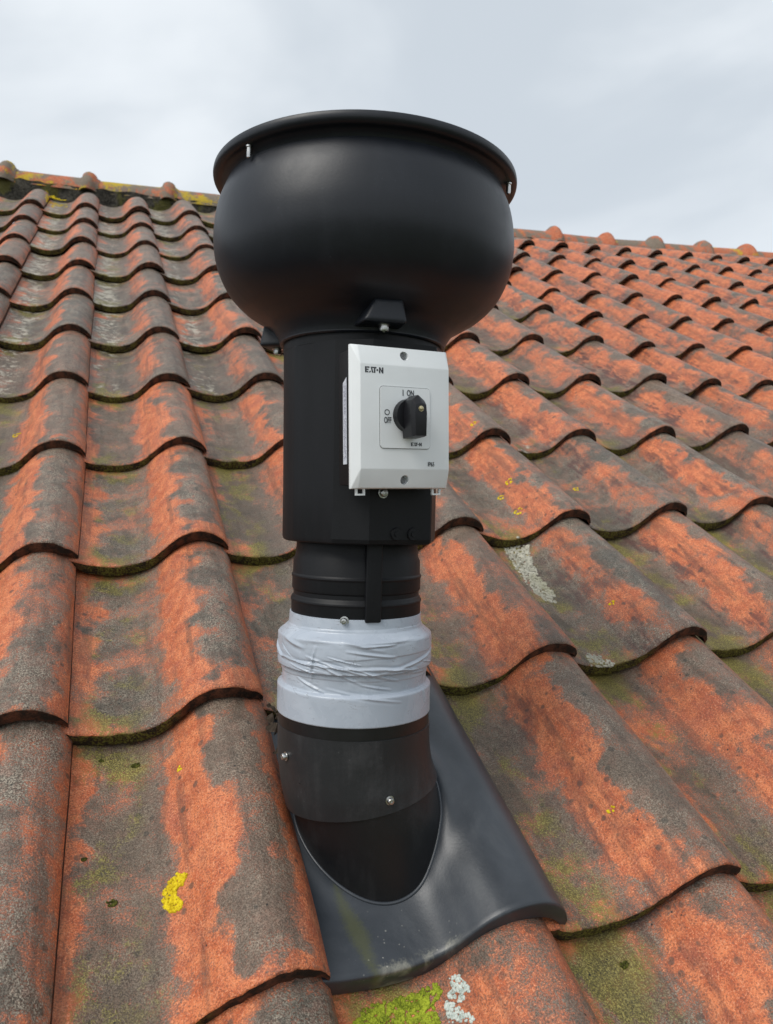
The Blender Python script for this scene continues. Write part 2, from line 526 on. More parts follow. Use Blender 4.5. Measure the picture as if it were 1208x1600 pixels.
def bm_obj(name, bm, mat, parent=None, smooth=False, bevel=0.0, segs=2, matrix=None, sharp=30):
    if bevel:
        bmesh.ops.bevel(bm, geom=list(bm.edges), offset=bevel, segments=segs, profile=0.6, affect='EDGES', clamp_overlap=True)
    bmesh.ops.recalc_face_normals(bm, faces=bm.faces)
    me = bpy.data.meshes.new(name)
    if matrix is not None:
        bm.transform(matrix)
    bm.to_mesh(me)
    bm.free()
    for m in (mat if isinstance(mat, (list, tuple)) else [mat]):
        me.materials.append(m)
    if smooth or bevel:
        me.polygons.foreach_set('use_smooth', [True] * len(me.polygons))
        me.set_sharp_from_angle(angle=math.radians(sharp))
    return obj_from(name, me, parent)

def hexa(bm, p):
    """Box from 8 corners: bottom ring 0-3, top ring 4-7."""
    v = [bm.verts.new(Vector(q)) for q in p]
    for f in ((0, 3, 2, 1), (4, 5, 6, 7), (0, 1, 5, 4), (1, 2, 6, 5), (2, 3, 7, 6), (3, 0, 4, 7)):
        bm.faces.new([v[i] for i in f])
    return v

def screw_mesh(name, r, h, mat, hexhead=False):
    """Pan head with a cross slot on a small washer, along +Z."""
    bm = bmesh.new()
    n = 6 if hexhead else 14
    prof = [(1.35, 0.0), (1.35, 0.12), (1.0, 0.14), (1.0, 0.75), (0.8, 0.95), (0.35, 1.0), (0.3, 0.8), (0.0, 0.8)]
    rings = []
    for q, z in prof:
        nn = 14
        ring = []
        for i in range(nn):
            a = 2 * math.pi * i / nn
            k = 1.0
            if hexhead and 0.9 < q <= 1.0:
                k = math.cos(math.pi / 6) / math.cos((a % (math.pi / 3)) - math.pi / 6)
            ring.append(bm.verts.new((q * r * k * math.cos(a), q * r * k * math.sin(a), z * h)))
        rings.append(ring)
    for a, b in zip(rings, rings[1:]):
        for i in range(14):
            k = (i + 1) % 14
            try:
                bm.faces.new((a[i], a[k], b[k], b[i]))
            except ValueError:
                pass
    bmesh.ops.remove_doubles(bm, verts=bm.verts, dist=1e-6)
    me = bpy.data.meshes.new(name)
    bmesh.ops.recalc_face_normals(bm, faces=bm.faces)
    bm.to_mesh(me)
    bm.free()
    me.materials.append(mat)
    me.polygons.foreach_set('use_smooth', [True] * len(me.polygons))
    me.set_sharp_from_angle(angle=math.radians(40))
    return me

# ------------------------------------------------------------------ the roof: felt, tiles, ridge
rnd = random.Random(11)
roof_v = [(-9, -7, -0.75), (46, -7, -0.75), (46, 17.4, -0.75), (-9, 17.4, -0.75)]
far = 14.0
d2 = Vector((0, math.cos(-2 * PITCH), math.sin(-2 * PITCH)))
roof_v += [(46, 17.4 + d2.y * far, -0.75 + d2.z * far), (-9, 17.4 + d2.y * far, -0.75 + d2.z * far)]
roof = obj_from('roof', mesh_from('roof', [Vector(v) * U for v in roof_v], [(0, 1, 2, 3), (3, 2, 4, 5)], M['under'], smooth=False))
roof.rotation_euler.x = PITCH
tag(roof, 'sloping roof of weathered orange clay pantiles', 'roof', kind='structure')

ground = obj_from('ground', mesh_from('ground', [(-400, -400, -3.6), (400, -400, -3.6), (400, 400, -3.6), (-400, 400, -3.6)], [(0, 1, 2, 3)], M['ground'], smooth=False))
tag(ground, kind='structure')

PROF = [(-0.075, -0.035), (-0.03, -0.050), (0.06, -0.082), (0.18, -0.110), (0.28, -0.117), (0.38, -0.102), (0.47, -0.065),
        (0.55, 0.008), (0.61, 0.066), (0.68, 0.112), (0.77, 0.136), (0.855, 0.127), (0.93, 0.086), (0.975, 0.035), (1.0, -0.012)]

def prof(s):
    """Catmull-Rom through the S-shaped cross section of a pantile."""
    P = PROF
    if s <= P[0][0]:
        return P[0][1]
    for i in range(len(P) - 1):
        if s <= P[i + 1][0]:
            x0, y0 = P[i]
            x1, y1 = P[i + 1]
            xm, ym = P[i - 1] if i else (2 * x0 - x1, 2 * y0 - y1)
            xp, yp = P[i + 2] if i + 2 < len(P) else (2 * x1 - x0, 2 * y1 - y0)
            m0 = (y1 - ym) / (x1 - xm) * (x1 - x0)
            m1 = (yp - y0) / (xp - x0) * (x1 - x0)
            t = (s - x0) / (x1 - x0)
            return ((2 * t**3 - 3 * t**2 + 1) * y0 + (t**3 - 2 * t**2 + t) * m0 + (-2 * t**3 + 3 * t**2) * y1 + (t**3 - t**2) * m1)
    return P[-1][1]

TH = 0.076
FALL = 0.096      # drop of the surface over one row, so each tile passes under the next
LEN = 1.17        # tile length in rows
S0, S1 = -0.075, 1.0

def surf(s, t):
    return prof(s) - FALL * t

def make_tile_mesh(seed, ns=46, nt=13, amp=1.0):
    """Local origin: lower right corner of the roll. Tile runs to -x by one width and up +y."""
    r = random.Random(seed)
    off = Vector((r.uniform(0, 90), r.uniform(0, 90), r.uniform(0, 90)))
    sl = [S0 + (S1 - S0) * i / ns for i in range(ns + 1)]
    tl = [0.0, 0.004, 0.02, 0.06] + [0.06 + (LEN - 0.06) * j / (nt - 4) for j in range(1, nt - 3)]
    cut = r.uniform(0.02, 0.05)
    top, bot, uvs = [], [], []
    twist = r.uniform(-0.012, 0.012)
    bow = r.uniform(-0.010, 0.010)
    for j, t in enumerate(tl):
        for i, s in enumerate(sl):
            q = Vector((s * 2.2, t * 2.2, 0)) + off
            wv = surf(s, t) + amp * (0.016 * mn.noise(q) + 0.004 * mn.noise(q * 6)) + twist * (s - 0.5) * t + bow * (t - 0.5)**2
            fr = 0.020 * mn.noise(Vector((s * 4, 0, 0)) + off) + 0.007 * mn.noise(Vector((s * 26, 5, 0)) + off)
            ck = mn.noise(Vector((s * 9, 8, 0)) + off)
            fr += 0.05 * max(0.0, ck - 0.42)
            tt = t * G + fr * max(0, 1 - t * 4)
            corner = max(0.0, (s - 0.93) / 0.07)
            tt += cut * corner * max(0, 1 - t * 5)
            if j == 0:
                wv -= 0.013
            if j == 1:
                wv -= 0.004
            x = s - 1.0 + amp * 0.004 * mn.noise(q * 3 + Vector((7, 0, 0)))
            top.append(Vector((x, tt, wv)))
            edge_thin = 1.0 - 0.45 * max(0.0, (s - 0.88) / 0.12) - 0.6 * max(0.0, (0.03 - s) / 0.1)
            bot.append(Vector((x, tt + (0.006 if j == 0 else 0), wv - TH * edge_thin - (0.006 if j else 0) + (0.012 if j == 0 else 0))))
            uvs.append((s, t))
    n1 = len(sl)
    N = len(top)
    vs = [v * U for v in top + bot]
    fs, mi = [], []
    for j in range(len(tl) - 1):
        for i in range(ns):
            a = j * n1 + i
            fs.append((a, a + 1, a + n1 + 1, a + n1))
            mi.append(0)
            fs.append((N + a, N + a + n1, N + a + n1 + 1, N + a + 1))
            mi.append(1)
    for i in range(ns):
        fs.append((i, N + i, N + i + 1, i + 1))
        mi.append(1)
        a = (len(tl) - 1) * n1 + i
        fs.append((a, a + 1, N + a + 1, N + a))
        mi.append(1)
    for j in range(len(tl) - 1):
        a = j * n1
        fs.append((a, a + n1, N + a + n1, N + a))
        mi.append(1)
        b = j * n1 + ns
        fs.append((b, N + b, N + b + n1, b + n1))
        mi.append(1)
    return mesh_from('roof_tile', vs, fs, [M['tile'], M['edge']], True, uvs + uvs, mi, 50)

tile_meshes = [make_tile_mesh(100 + i) for i in range(16)]

def put_tile(u, v, w, sx, sy, rz, roll, color):
    o = bpy.data.objects.new('roof_tile', tile_meshes[rnd.randrange(len(tile_meshes))])
    link(o, roof)
    o.location = Vector((u, v, w)) * U
    o.scale = (sx, sy, sx * 0.5 + 0.5)
    o.rotation_euler = (rnd.uniform(-0.007, 0.007), roll + rnd.uniform(-0.013, 0.013), rz + rnd.uniform(-0.011, 0.011))
    o.color = color
    return o

tiles = {}
for k in range(-2, 11):
    for c in range(-7, 8):
        if c == 2 and k == 0:
            continue                      # the black flashing tile lies here
        ctr = Vector((c - 0.5, (k + 0.55) * G, 0))
        if not (in_view(ctr, 330) or any(in_view(ctr + Vector((i, j, 0)), 60) for i in (-0.55, 0.55) for j in (-0.85, 0.0, 0.95))):
            continue
        if c <= 2:
            grey = rnd.uniform(0.54, 0.66) + (0.03 if k > 4 else 0)
            algae = rnd.uniform(0.28, 0.52) + (0.10 if k < 4 else 0.0)
            soot = rnd.uniform(0.0, 0.3) if k < 4 else rnd.uniform(0.2, 0.6)
            white = rnd.uniform(0.50, 0.68) if k > 3 else rnd.uniform(0.1, 0.3)
        else:
            grey = rnd.uniform(0.52, 0.62) - (0.04 if k < 0 else 0)
            algae = rnd.uniform(0.40, 0.58) + (0.14 if k < 2 else 0)
            soot = rnd.uniform(0.35, 1.0) if k > 0 else rnd.uniform(0.1, 0.5)
            white = rnd.uniform(0.3, 0.55) if k > 2 else rnd.uniform(0.1, 0.35)
        if k == -1:
            grey -= 0.06
        tiles[(c, k)] = put_tile(c + rnd.uniform(-0.010, 0.010), k * G + rnd.uniform(-0.016, 0.016), rnd.uniform(-0.007, 0.007),
                                 1.0, 1.0, 0.0, 0.0, (grey, algae, soot, white))
# the far right bay sits a little lower: same tiles on a sagging plane
def sag_point(u0, v0):
    d = 0.10
    return Vector((u0 + d * (u0 - 0.38) / 3.02, v0 + d * (v0 + 1.47) / 3.02, -d))

for k in range(1, 11):
    for j in range(0, 26):
        u0 = 7.75 + 0.85 * j
        v0 = (3.91 + 0.945 * (k - 4) - 0.035 * (u0 - 7.75)) * G
        a = sag_point(u0, v0)
        b = sag_point(u0 - 0.85, v0 + 0.035 * 0.85 * G)
        c2 = sag_point(u0, v0 + 0.945 * G)
        if not (in_view(a, 90) or in_view(b, 60) or in_view(c2, 60) or in_view(b + c2 - a, 60)):
            continue
        rz = math.atan2(a.y - b.y, a.x - b.x)
        roll = -math.atan2(a.z - b.z, a.x - b.x)
        tl_ = put_tile(a.x + rnd.uniform(-0.012, 0.012), a.y + rnd.uniform(-0.02, 0.02), a.z + rnd.uniform(-0.006, 0.006),
                 (a - b).length, (c2 - a).length / G, rz, roll,
                 (rnd.uniform(0.47, 0.58), rnd.uniform(0.2, 0.4), rnd.uniform(0.3, 0.9), rnd.uniform(0.1, 0.4)))
        if k >= 9:
            tl_.rotation_euler.x -= 0.09 if k == 10 else 0.02

# ridge: clay caps with a bell end over each joint, bedded in dark mortar
RIDGE_PX = [(-124, 235), (8, 253), (138, 270), (263, 285), (381, 299), (490, 312), (593, 324), (690, 336), (782, 346), (868, 355),
            (950, 365), (1027, 371), (1103, 378), (1172, 384), (1236, 390), (1298, 396)]
def knob_point(px, py):
    """Where the sight line to a ridge knob crosses the upright plane through the ridge."""
    d = CAM_R[0] * ((px - 604) / FPX) + CAM_R[1] * ((py - 800) / FPX) + CAM_R[2]
    # v = 18.3 - 0.125 u
    k = (18.3 - 0.125 * CAM_POS.x - CAM_POS.y) / (d.y + 0.125 * d.x)
    return CAM_POS + d * k
KNOBS = [knob_point(*q) for q in RIDGE_PX]
def ridge_at(u):
    for a, b in zip(KNOBS, KNOBS[1:]):
        if u <= b.x:
            break
    f = (u - a.x) / (b.x - a.x)
    return a.y + (b.y - a.y) * f, a.z + (b.z - a.z) * f

def make_ridge_mesh(seed):
    r = random.Random(seed)
    off = Vector((r.uniform(0, 50), 0, 0))
    L = 1.72
    prof_x = [(-0.02, 0.46), (0.3, 0.462), (0.8, 0.468), (1.32, 0.475), (1.37, 0.50), (1.40, 0.57), (1.45, 0.61), (1.52, 0.63), (1.59, 0.61), (1.64, 0.57), (1.68, 0.50), (1.74, 0.47)]
    vs, fs = [], []
    n = 20
    th = 0.07
    for layer in (0, 1):
        for x, rr in prof_x:
            for i in range(n + 1):
                a = math.radians(7 + 166 * i / n)
                q = rr - layer * th
                q += 0.012 * mn.noise(Vector((x * 3, i * 0.4, layer)) + off)
                vs.append(Vector((x, -q * math.cos(a), q * math.sin(a))))
    m = len(prof_x)
    N = m * (n + 1)
    for j in range(m - 1):
        for i in range(n):
            a = j * (n + 1) + i
            fs.append((a, a + n + 1, a + n + 2, a + 1))
            fs.append((N + a, N + a + 1, N + a + n + 2, N + a + n + 1))
    for i in range(n):
        fs.append((i, i + 1, N + i + 1, N + i))
        a = (m - 1) * (n + 1) + i
        fs.append((a, N + a, N + a + 1, a + 1))
    for j in range(m - 1):
        a = j * (n + 1)
        fs.append((a, N + a, N + a + n + 1, a + n + 1))
        b = a + n
        fs.append((b, b + n + 1, N + b + n + 1, N + b))
    me = mesh_from('ridge_tile', [v * U for v in vs], fs, M['ridge'], sharp_angle=50)
    return me

ridge_meshes = [make_ridge_mesh(i) for i in range(4)]
for idx, (a, b) in enumerate(zip(KNOBS, KNOBS[1:])):
    o = bpy.data.objects.new('ridge_tile', ridge_meshes[idx % 4])
    link(o, roof)
    d = b - a
    k = d.length / 1.72
    st = b - d.normalized() * 1.52 * k
    o.location = (st + Vector((0, rnd.uniform(-0.02, 0.02), -0.60 + rnd.uniform(-0.012, 0.012)))) * U
    o.scale = (k, 1, 1)
    o.rotation_euler = (-PITCH + rnd.uniform(-0.03, 0.03), -math.atan2(d.z, d.x), math.atan2(d.y, d.x))
    leftside = idx < 6
    o.color = (rnd.uniform(0.5, 0.72) if leftside else rnd.uniform(0.4, 0.62), rnd.uniform(0.44, 0.62) if leftside else rnd.uniform(0.22, 0.42), 0, 1)
# mortar bed, a rough strip under the caps
vs, fs = [], []
NU = 420
rows = 7
for i in range(NU + 1):
    uu = KNOBS[0].x + (KNOBS[-1].x - KNOBS[0].x) * i / NU
    RV, wr = ridge_at(uu)
    for j in range(rows):
        f = j / (rows - 1)
        v = RV - 0.56 + 0.20 * f
        w = wr - 1.05 + 0.78 * f
        q = Vector((uu * 4, v * 4, w * 4))
        v += 0.05 * mn.noise(q) + 0.03 * mn.noise(q * 3)
        w += 0.05 * mn.noise(q + Vector((9, 9, 9)))
        vs.append(Vector((uu, v, w)) * U)
for i in range(NU):
    for j in range(rows - 1):
        a = i * rows + j
        fs.append((a, a + rows, a + rows + 1, a + 1))
obj_from('ridge_mortar', mesh_from('ridge_mortar', vs, fs, M['mortar']), roof)

# ------------------------------------------------------------------ the ventilator
AX = Vector((0.0712, 0.494, 0.8665)).normalized()
VQ = Vector((1.3224, 1.0072, 0.4082)) - AX * 0.4714
vy = (VQ - CAM_POS)
vy = (vy - AX * vy.dot(AX)).normalized()
vx = vy.cross(AX)
VM = Matrix((vx, vy, AX)).transposed()
VMW = (r3 @ VM).to_4x4()
VMW.translation = roof_to_world(VQ)

def low_centre(h):
    d = max(0.0, 0.36 - h)
    return (0.55 * d * d if d < 0.36 else 0.0713 + (d - 0.36) * 0.2, 0.10 * max(0.0, d - 0.2))

vent = bpy.data.objects.new('roof_ventilator', None)
link(vent)
vent.matrix_world = VMW
tag(vent, 'black plastic roof ventilator with a round bowl head and a grey taped joint', 'ventilator')

def spline(pts, n):
    """Catmull-Rom through (a, b) points."""
    out = []
    for i in range(len(pts) - 1):
        p0 = pts[max(0, i - 1)]
        p1, p2 = pts[i], pts[i + 1]
        p3 = pts[min(len(pts) - 1, i + 2)]
        for k in range(n):
            t = k / n
            out.append(tuple(0.5 * (2 * p1[q] + (p2[q] - p0[q]) * t + (2 * p0[q] - 5 * p1[q] + 4 * p2[q] - p3[q]) * t * t
                                    + (3 * p1[q] - p0[q] - 3 * p2[q] + p3[q]) * t**3) for q in (0, 1)))
    out.append(pts[-1])
    return out

bowl_p = [(0.34, 2.168), (0.383, 2.166), (0.389, 2.172)] + spline([(0.389, 2.176), (0.400, 2.205), (0.432, 2.248), (0.495, 2.287), (0.565, 2.332), (0.634, 2.405), (0.681, 2.505),
                                       (0.698, 2.60), (0.696, 2.69), (0.680, 2.78), (0.648, 2.862)], 6)
bowl = revolve('bowl', bowl_p, M['bowl'], vent, 128)
rim_p = spline([(0.640, 2.858), (0.650, 2.874), (0.668, 2.888), (0.688, 2.893), (0.701, 2.904), (0.7055, 2.917), (0.7045, 2.930), (0.698, 2.939), (0.66, 2.950)], 4) + [(0.4, 2.99), (0.15, 3.01), (0.001, 3.012)]
rim = revolve('rim', rim_p, M['bowl'], bowl, 128)
sm = screw_mesh('screw', 0.0105 * U * 1.0, 0.05 * U, M['steel'], True)
for phi in (-45.6, 72.1, -165, 190 - 42):
    a = math.radians(phi)
    s = obj_from('screw', sm, bowl)
    s.location = Vector((0.672 * math.sin(a), -0.672 * math.cos(a), 2.89)) * U
    s.rotation_euler = (math.pi, 0, 0)
# brackets that carry the bowl
bolt = screw_mesh('bolt', 0.020 * U, 0.03 * U, M['steel'], True)
for phi in (11.5, -108.5, 131.5):
    a = math.radians(phi)
    mt = Matrix.Rotation(a, 4, 'Z')
    bm = bmesh.new()
    def P(x, y, z):
        return Vector((x, -y, z)) * U
    hexa(bm, [P(-0.125, 0.36, 2.185), P(0.088, 0.36, 2.185), P(0.088, 0.50, 2.185), P(-0.100, 0.50, 2.185),
              P(-0.04, 0.36, 2.33), P(0.07, 0.36, 2.33), P(0.070, 0.488, 2.288), P(-0.050, 0.488, 2.288)])
    br = bm_obj('bracket', bm, M['bowl'], vent, bevel=0.022 * U, segs=4, matrix=mt, sharp=60)
    b = obj_from('bolt', bolt, br)
    b.location = mt @ P(0.0, 0.44, 2.188)
    b.rotation_euler = (math.pi, 0, 0)

# fan housing: round shell with a flat console in front for the switch
TH_B = math.radians(24)
bn = Vector((math.sin(TH_B), -math.cos(TH_B), 0))     # outward
bt = Vector((math.cos(TH_B), math.sin(TH_B), 0))      # sideways
CX0 = 0.04
def shell_r(a, h, r):
    """Outline of the housing: circle joined with a chamfered flat front."""
    d = Vector((math.sin(a), -math.cos(a), 0))
    best = r
    if h > 2.1285:
        return r
    k = r / 0.365
    # console as a convex polygon: front plane, two chamfers
    dist = []
    for nrm, off in ((bn, 0.402), ((bn * 0.80 - bt * 0.60).normalized(), 0.400), ((bn * 0.40 - bt * 0.917).normalized(), 0.362),
                     ((bn * 0.55 + bt * 0.835).normalized(), 0.365), ((bn * 0.2 + bt * 0.98).normalized(), 0.352)):
        c = d.dot(nrm)
        if c > 0.05:
            dist.append(off * k / c)
    lim = min(dist) if dist else 9
    if d.dot(bn) > 0.15 and lim < 0.7:
        f = min(1, (d.dot(bn) - 0.15) / 0.2)
        best = r + (max(r, min(lim, r * 1.2)) - r) * f
        if lim < r:
            best = r
    return best
revolve('fan_housing', [(0.30, 1.262), (0.346, 1.262), (0.356, 1.268), (0.360, 1.284), (0.361, 1.5), (0.366, 1.9), (0.370, 2.118), (0.3702, 2.128), (0.371, 2.129), (0.372, 2.2)], M['body'], vent, 240, rad=shell_r, sharp=14)
plug = None
for k, px in enumerate((-0.045, 0.035)):
    bm = bmesh.new()
    bmesh.ops.create_cone(bm, cap_ends=True, segments=24, radius1=0.029 * U, radius2=0.026 * U, depth=0.006 * U)
    bmesh.ops.create_cone(bm, cap_ends=True, segments=16, radius1=0.014 * U, radius2=0.012 * U, depth=0.014 * U)
    o = bm_obj('cable_plug', bm, M['body'], vent, True)
    q = bt * (px + 0.045) + bn * 0.402 + Vector((0, 0, 1.310))
    o.matrix_local = Matrix.Translation(q * U) @ bn.to_track_quat('Z', 'Y').to_matrix().to_4x4()
# spigot: stepped rings and one upright rib
sp = [(0.27, 1.30), (0.286, 1.262), (0.288, 1.225), (0.291, 1.192), (0.300, 1.172), (0.301, 1.114), (0.302, 1.111), (0.307, 1.105), (0.308, 1.099), (0.305, 1.093), (0.304, 1.088), (0.304, 1.044), (0.302, 1.036),
      (0.297, 1.031), (0.297, 1.012), (0.303, 1.004), (0.304, 1.000), (0.309, 0.993), (0.310, 0.987), (0.307, 0.980), (0.306, 0.976), (0.306, 0.80), (0.29, 0.76)]
revolve('spigot', sp, M['body'], vent, 128, centre=lambda h: (-0.006, 0), sharp=25)
bm = bmesh.new()
a0 = math.radians(14)
rt = Vector((math.cos(a0), math.sin(a0), 0))
rn = Vector((math.sin(a0), -math.cos(a0), 0))
def PR(x, y, z):
    return (rt * x + rn * y + Vector((-0.006, 0, z))) * U
hexa(bm, [PR(-0.036, 0.27, 0.918), PR(0.036, 0.27, 0.918), PR(0.036, 0.322, 0.918), PR(-0.036, 0.322, 0.918),
          PR(-0.036, 0.27, 1.275), PR(0.036, 0.27, 1.275), PR(0.036, 0.328, 1.275), PR(-0.036, 0.328, 1.275)])
bm_obj('rib', bm, M['body'], vent, bevel=0.009 * U, segs=3)

# tape wrapped round the joint, with creases and a torn end
creases = [  # angle0, h0, angle1, h1, height, width
    (-35, 0.765, 28, 0.668, 0.007, 0.006), (-28, 0.745, 5, 0.655, 0.006, 0.006), (-10, 0.742, 34, 0.662, 0.007, 0.006), (12, 0.728, 52, 0.700, 0.006, 0.006),
    (-75, 0.745, 40, 0.712, 0.007, 0.007), (20, 0.702, 85, 0.772, 0.007, 0.007), (-5, 0.800, 30, 0.770, 0.005, 0.006), (-48, 0.66, -22, 0.612, 0.006, 0.006), (5, 0.652, 28, 0.625, 0.005, 0.005),
    (-33, 0.655, -28, 0.812, 0.008, 0.006), (14, 0.835, 48, 0.842, 0.005, 0.007), (5, 0.82, 30, 0.826, 0.006, 0.005), (-18, 0.86, 20, 0.80, 0.004, 0.010), (-40, 0.84, -12, 0.845, 0.006, 0.012),
    (-60, 0.83, -38, 0.80, 0.006, 0.010), (40, 0.69, 70, 0.675, 0.004, 0.006), (-85, 0.79, -62, 0.735, 0.008, 0.006), (-20, 0.63, 35, 0.57, 0.003, 0.006), (60, 0.62, 64, 0.53, 0.006, 0.006)]
for i in range(6):
    q = random.Random(i + 300)
    A0, h0 = q.uniform(-70, 60), q.uniform(0.66, 0.80)
    creases.append((A0, h0, A0 + q.uniform(12, 34), h0 - q.uniform(0.015, 0.05), 0.0045, 0.0035))
for i in range(26):
    q = random.Random(i + 5)
    A0 = q.uniform(90, 250)
    creases.append((A0, q.uniform(0.6, 0.83), A0 + q.uniform(15, 50), q.uniform(0.6, 0.83), 0.006, 0.006))
def tape_r(a, h, r):
    deg = math.degrees(a)
    if deg > 180 + 90:
        deg -= 360
    d = 0.0
    for (x0, y0, x1, y1, hh, ww) in creases:
        lo, hi = min(x0, x1), max(x0, x1)
        if deg < lo - 4 or deg > hi + 4:
            continue
        k = 0.0062
        ax, ay, bx, by, px, py = x0 * k, y0, x1 * k, y1, deg * k, h
        L2 = (bx - ax)**2 + (by - ay)**2
        t = max(0, min(1, ((px - ax) * (bx - ax) + (py - ay) * (by - ay)) / L2))
        ww = ww * 0.75
        dist = math.hypot(px - ax - t * (bx - ax), py - ay - t * (by - ay))
        taper = math.sin(math.pi * (0.08 + 0.84 * t))
        d += hh * taper * math.exp(-(dist / ww)**2)
        d -= 0.35 * hh * taper * math.exp(-((dist - 2.2 * ww) / (1.3 * ww))**2)
    q = Vector((math.cos(a) * 3, math.sin(a) * 3, h * 9))
    amp = 0.6 if 0.60 < h < 0.88 else 0.15
    d += amp * (0.0035 * mn.noise(q) + 0.002 * mn.noise(q * 2.3))
    # overlap steps of the tape layers
    for h0, ka, ph, up in ((0.752, 0.022, 0.4, 1), (0.655, 0.012, 2.0, 1), (0.880, 0.006, 1.0, -1)):
        e = (h - (h0 + ka * math.sin(a + ph) + 0.003 * mn.noise(Vector((a * 4, h0 * 50, 0))))) * up
        if -0.02 < e < 0.05:
            d += 0.0032 * min(1, max(0, e / 0.0035)) * (1 - max(0, e) / 0.05)
    return r + d
tape_profile = [(0.304, 0.930), (0.311, 0.928), (0.3125, 0.905), (0.314, 0.880), (0.317, 0.870), (0.342, 0.850), (0.358, 0.838), (0.3625, 0.832), (0.3635, 0.824), (0.3635, 0.770), (0.3635, 0.735), (0.364, 0.712), (0.362, 0.698),
                (0.350, 0.692), (0.344, 0.688), (0.342, 0.670), (0.341, 0.640), (0.341, 0.615), (0.342, 0.608), (0.359, 0.600), (0.362, 0.597), (0.3630, 0.591), (0.3625, 0.54), (0.3625, 0.50), (0.3625, 0.472), (0.360, 0.468), (0.33, 0.468)]
tp = []
for (r0, h0), (r1, h1) in zip(tape_profile, tape_profile[1:]):
    n = max(1, int(abs(h1 - h0) / 0.0026))
    for k in range(n):
        tp.append((r0 + (r1 - r0) * k / n, h0 + (h1 - h0) * k / n))
tp.append(tape_profile[-1])
tape = revolve('tape_wrap', tp, M['tape'], vent, 420, rad=tape_r, centre=lambda h: (-0.008, 0), sharp=60)
tag(tape, 'light grey tape wound in creased layers round the pipe joint')
# black seal band and bent sleeve below
revolve('seal_band', [(0.34, 0.49), (0.356, 0.489), (0.357, 0.40), (0.354, 0.36), (0.33, 0.35)], M['band'], vent, 96, centre=lambda h: (-0.006, 0))
slp = [(0.35, 0.412)] + [(0.3595 + 0.006 * (0.41 - h), h) for h in [0.411 - 0.0155 * i for i in range(21)]] + [(0.362, 0.088), (0.345, 0.090)]
def sleeve_r(a, h, r):
    return r + 0.0025 * mn.noise(Vector((math.cos(a) * 2, math.sin(a) * 2, h * 6)))
sleeve = revolve('sleeve', slp, M['sleeve'], vent, 128, centre=lambda h: (low_centre(h)[0] - 0.004, low_centre(h)[1]), rad=sleeve_r,
                 slant=lambda a, h: (0.058 * math.sin(a) - 0.016 * math.cos(a)) * max(0.0, min(1.0, (0.38 - h) / 0.28))**1.3)
rivet = screw_mesh('screw', 0.0150 * U, 0.022 * U, M['steel'])
for phi, h in ((-57.4, 0.293), (22.5, 0.152), (150, 0.25)):
    a = math.radians(phi)
    c = low_centre(h)
    nrm = Vector((math.sin(a), -math.cos(a), 0))
    o = obj_from('screw', rivet, sleeve)
    q = nrm * 0.3625 + Vector((c[0] - 0.004, c[1], h))
    o.matrix_local = Matrix.Translation(q * U) @ nrm.to_track_quat('Z', 'Y').to_matrix().to_4x4()
bm = bmesh.new()
bmesh.ops.create_cone(bm, cap_ends=True, segments=12, radius1=0.008 * U, radius2=0.006 * U, depth=0.006 * U)
a = math.radians(-43)
nrm = Vector((math.sin(a), -math.cos(a), 0))
hole = bm_obj('empty_screw_hole', bm, M['tube'], sleeve, True)
hole.matrix_local = Matrix.Translation((nrm * 0.3605 + Vector((low_centre(0.2)[0] - 0.004, low_centre(0.2)[1], 0.199))) * U) @ nrm.to_track_quat('Z', 'Y').to_matrix().to_4x4()
# one screw head in the tape's upper edge
o = obj_from('screw', rivet, tape)
a = math.radians(-9)
nrm = Vector((math.sin(a), -math.cos(a), 0))
o.matrix_local = Matrix.Translation((nrm * 0.309 + Vector((-0.006, 0, 0.925))) * U) @ nrm.to_track_quat('Z', 'Y').to_matrix().to_4x4()
revolve('lower_pipe', [(0.3585, 0.2 - 0.04 * i) for i in range(22)], M['tube'], vent, 112, centre=lambda h: (low_centre(h)[0], low_centre(h)[1]))

# ------------------------------------------------------------------ the black flashing tile round the pipe
FV = 0.035
flash = bpy.data.objects.new('flashing_tile', None)
link(flash)
fm = ROOF_M.copy()
fm.translation = roof_to_world((2.0, FV, 0.0))
flash.matrix_world = fm
tag(flash, 'smooth slate black plastic flashing tile round the ventilator pipe', 'roof tile')

def pipe_dist(q):
    """Signed distance (tile widths) of a roof-frame point from the lower pipe's wall, across its axis."""
    l = VM.transposed() @ (q - VQ)
    c = low_centre(l.z)
    return math.hypot(l.x - c[0], l.y - c[1]) - 0.3565

FPROF_LIFT = 0.006
def flash_w(s, t):
    w = prof(s) - FALL * t
    # plastic pan is flatter than clay, the roll a little narrower
    if s < 0.5:
        w += 0.01 * math.sin(math.pi * max(0, s) / 0.5)
    w += FPROF_LIFT
    q = Vector((1.0 + s + 0.05 * max(0.0, s), FV + t * G, w))
    d = pipe_dist(q)
    lift = 0.085 * math.exp(-(max(0.0, d) / 0.075)**2)
    if d < 0:
        lift = 0.085
    # swelling of the sheet up the slope from the pipe
    return w + lift * (0.12 + 0.88 * max(0, min(1, (t * G - 0.25) / 0.8)))

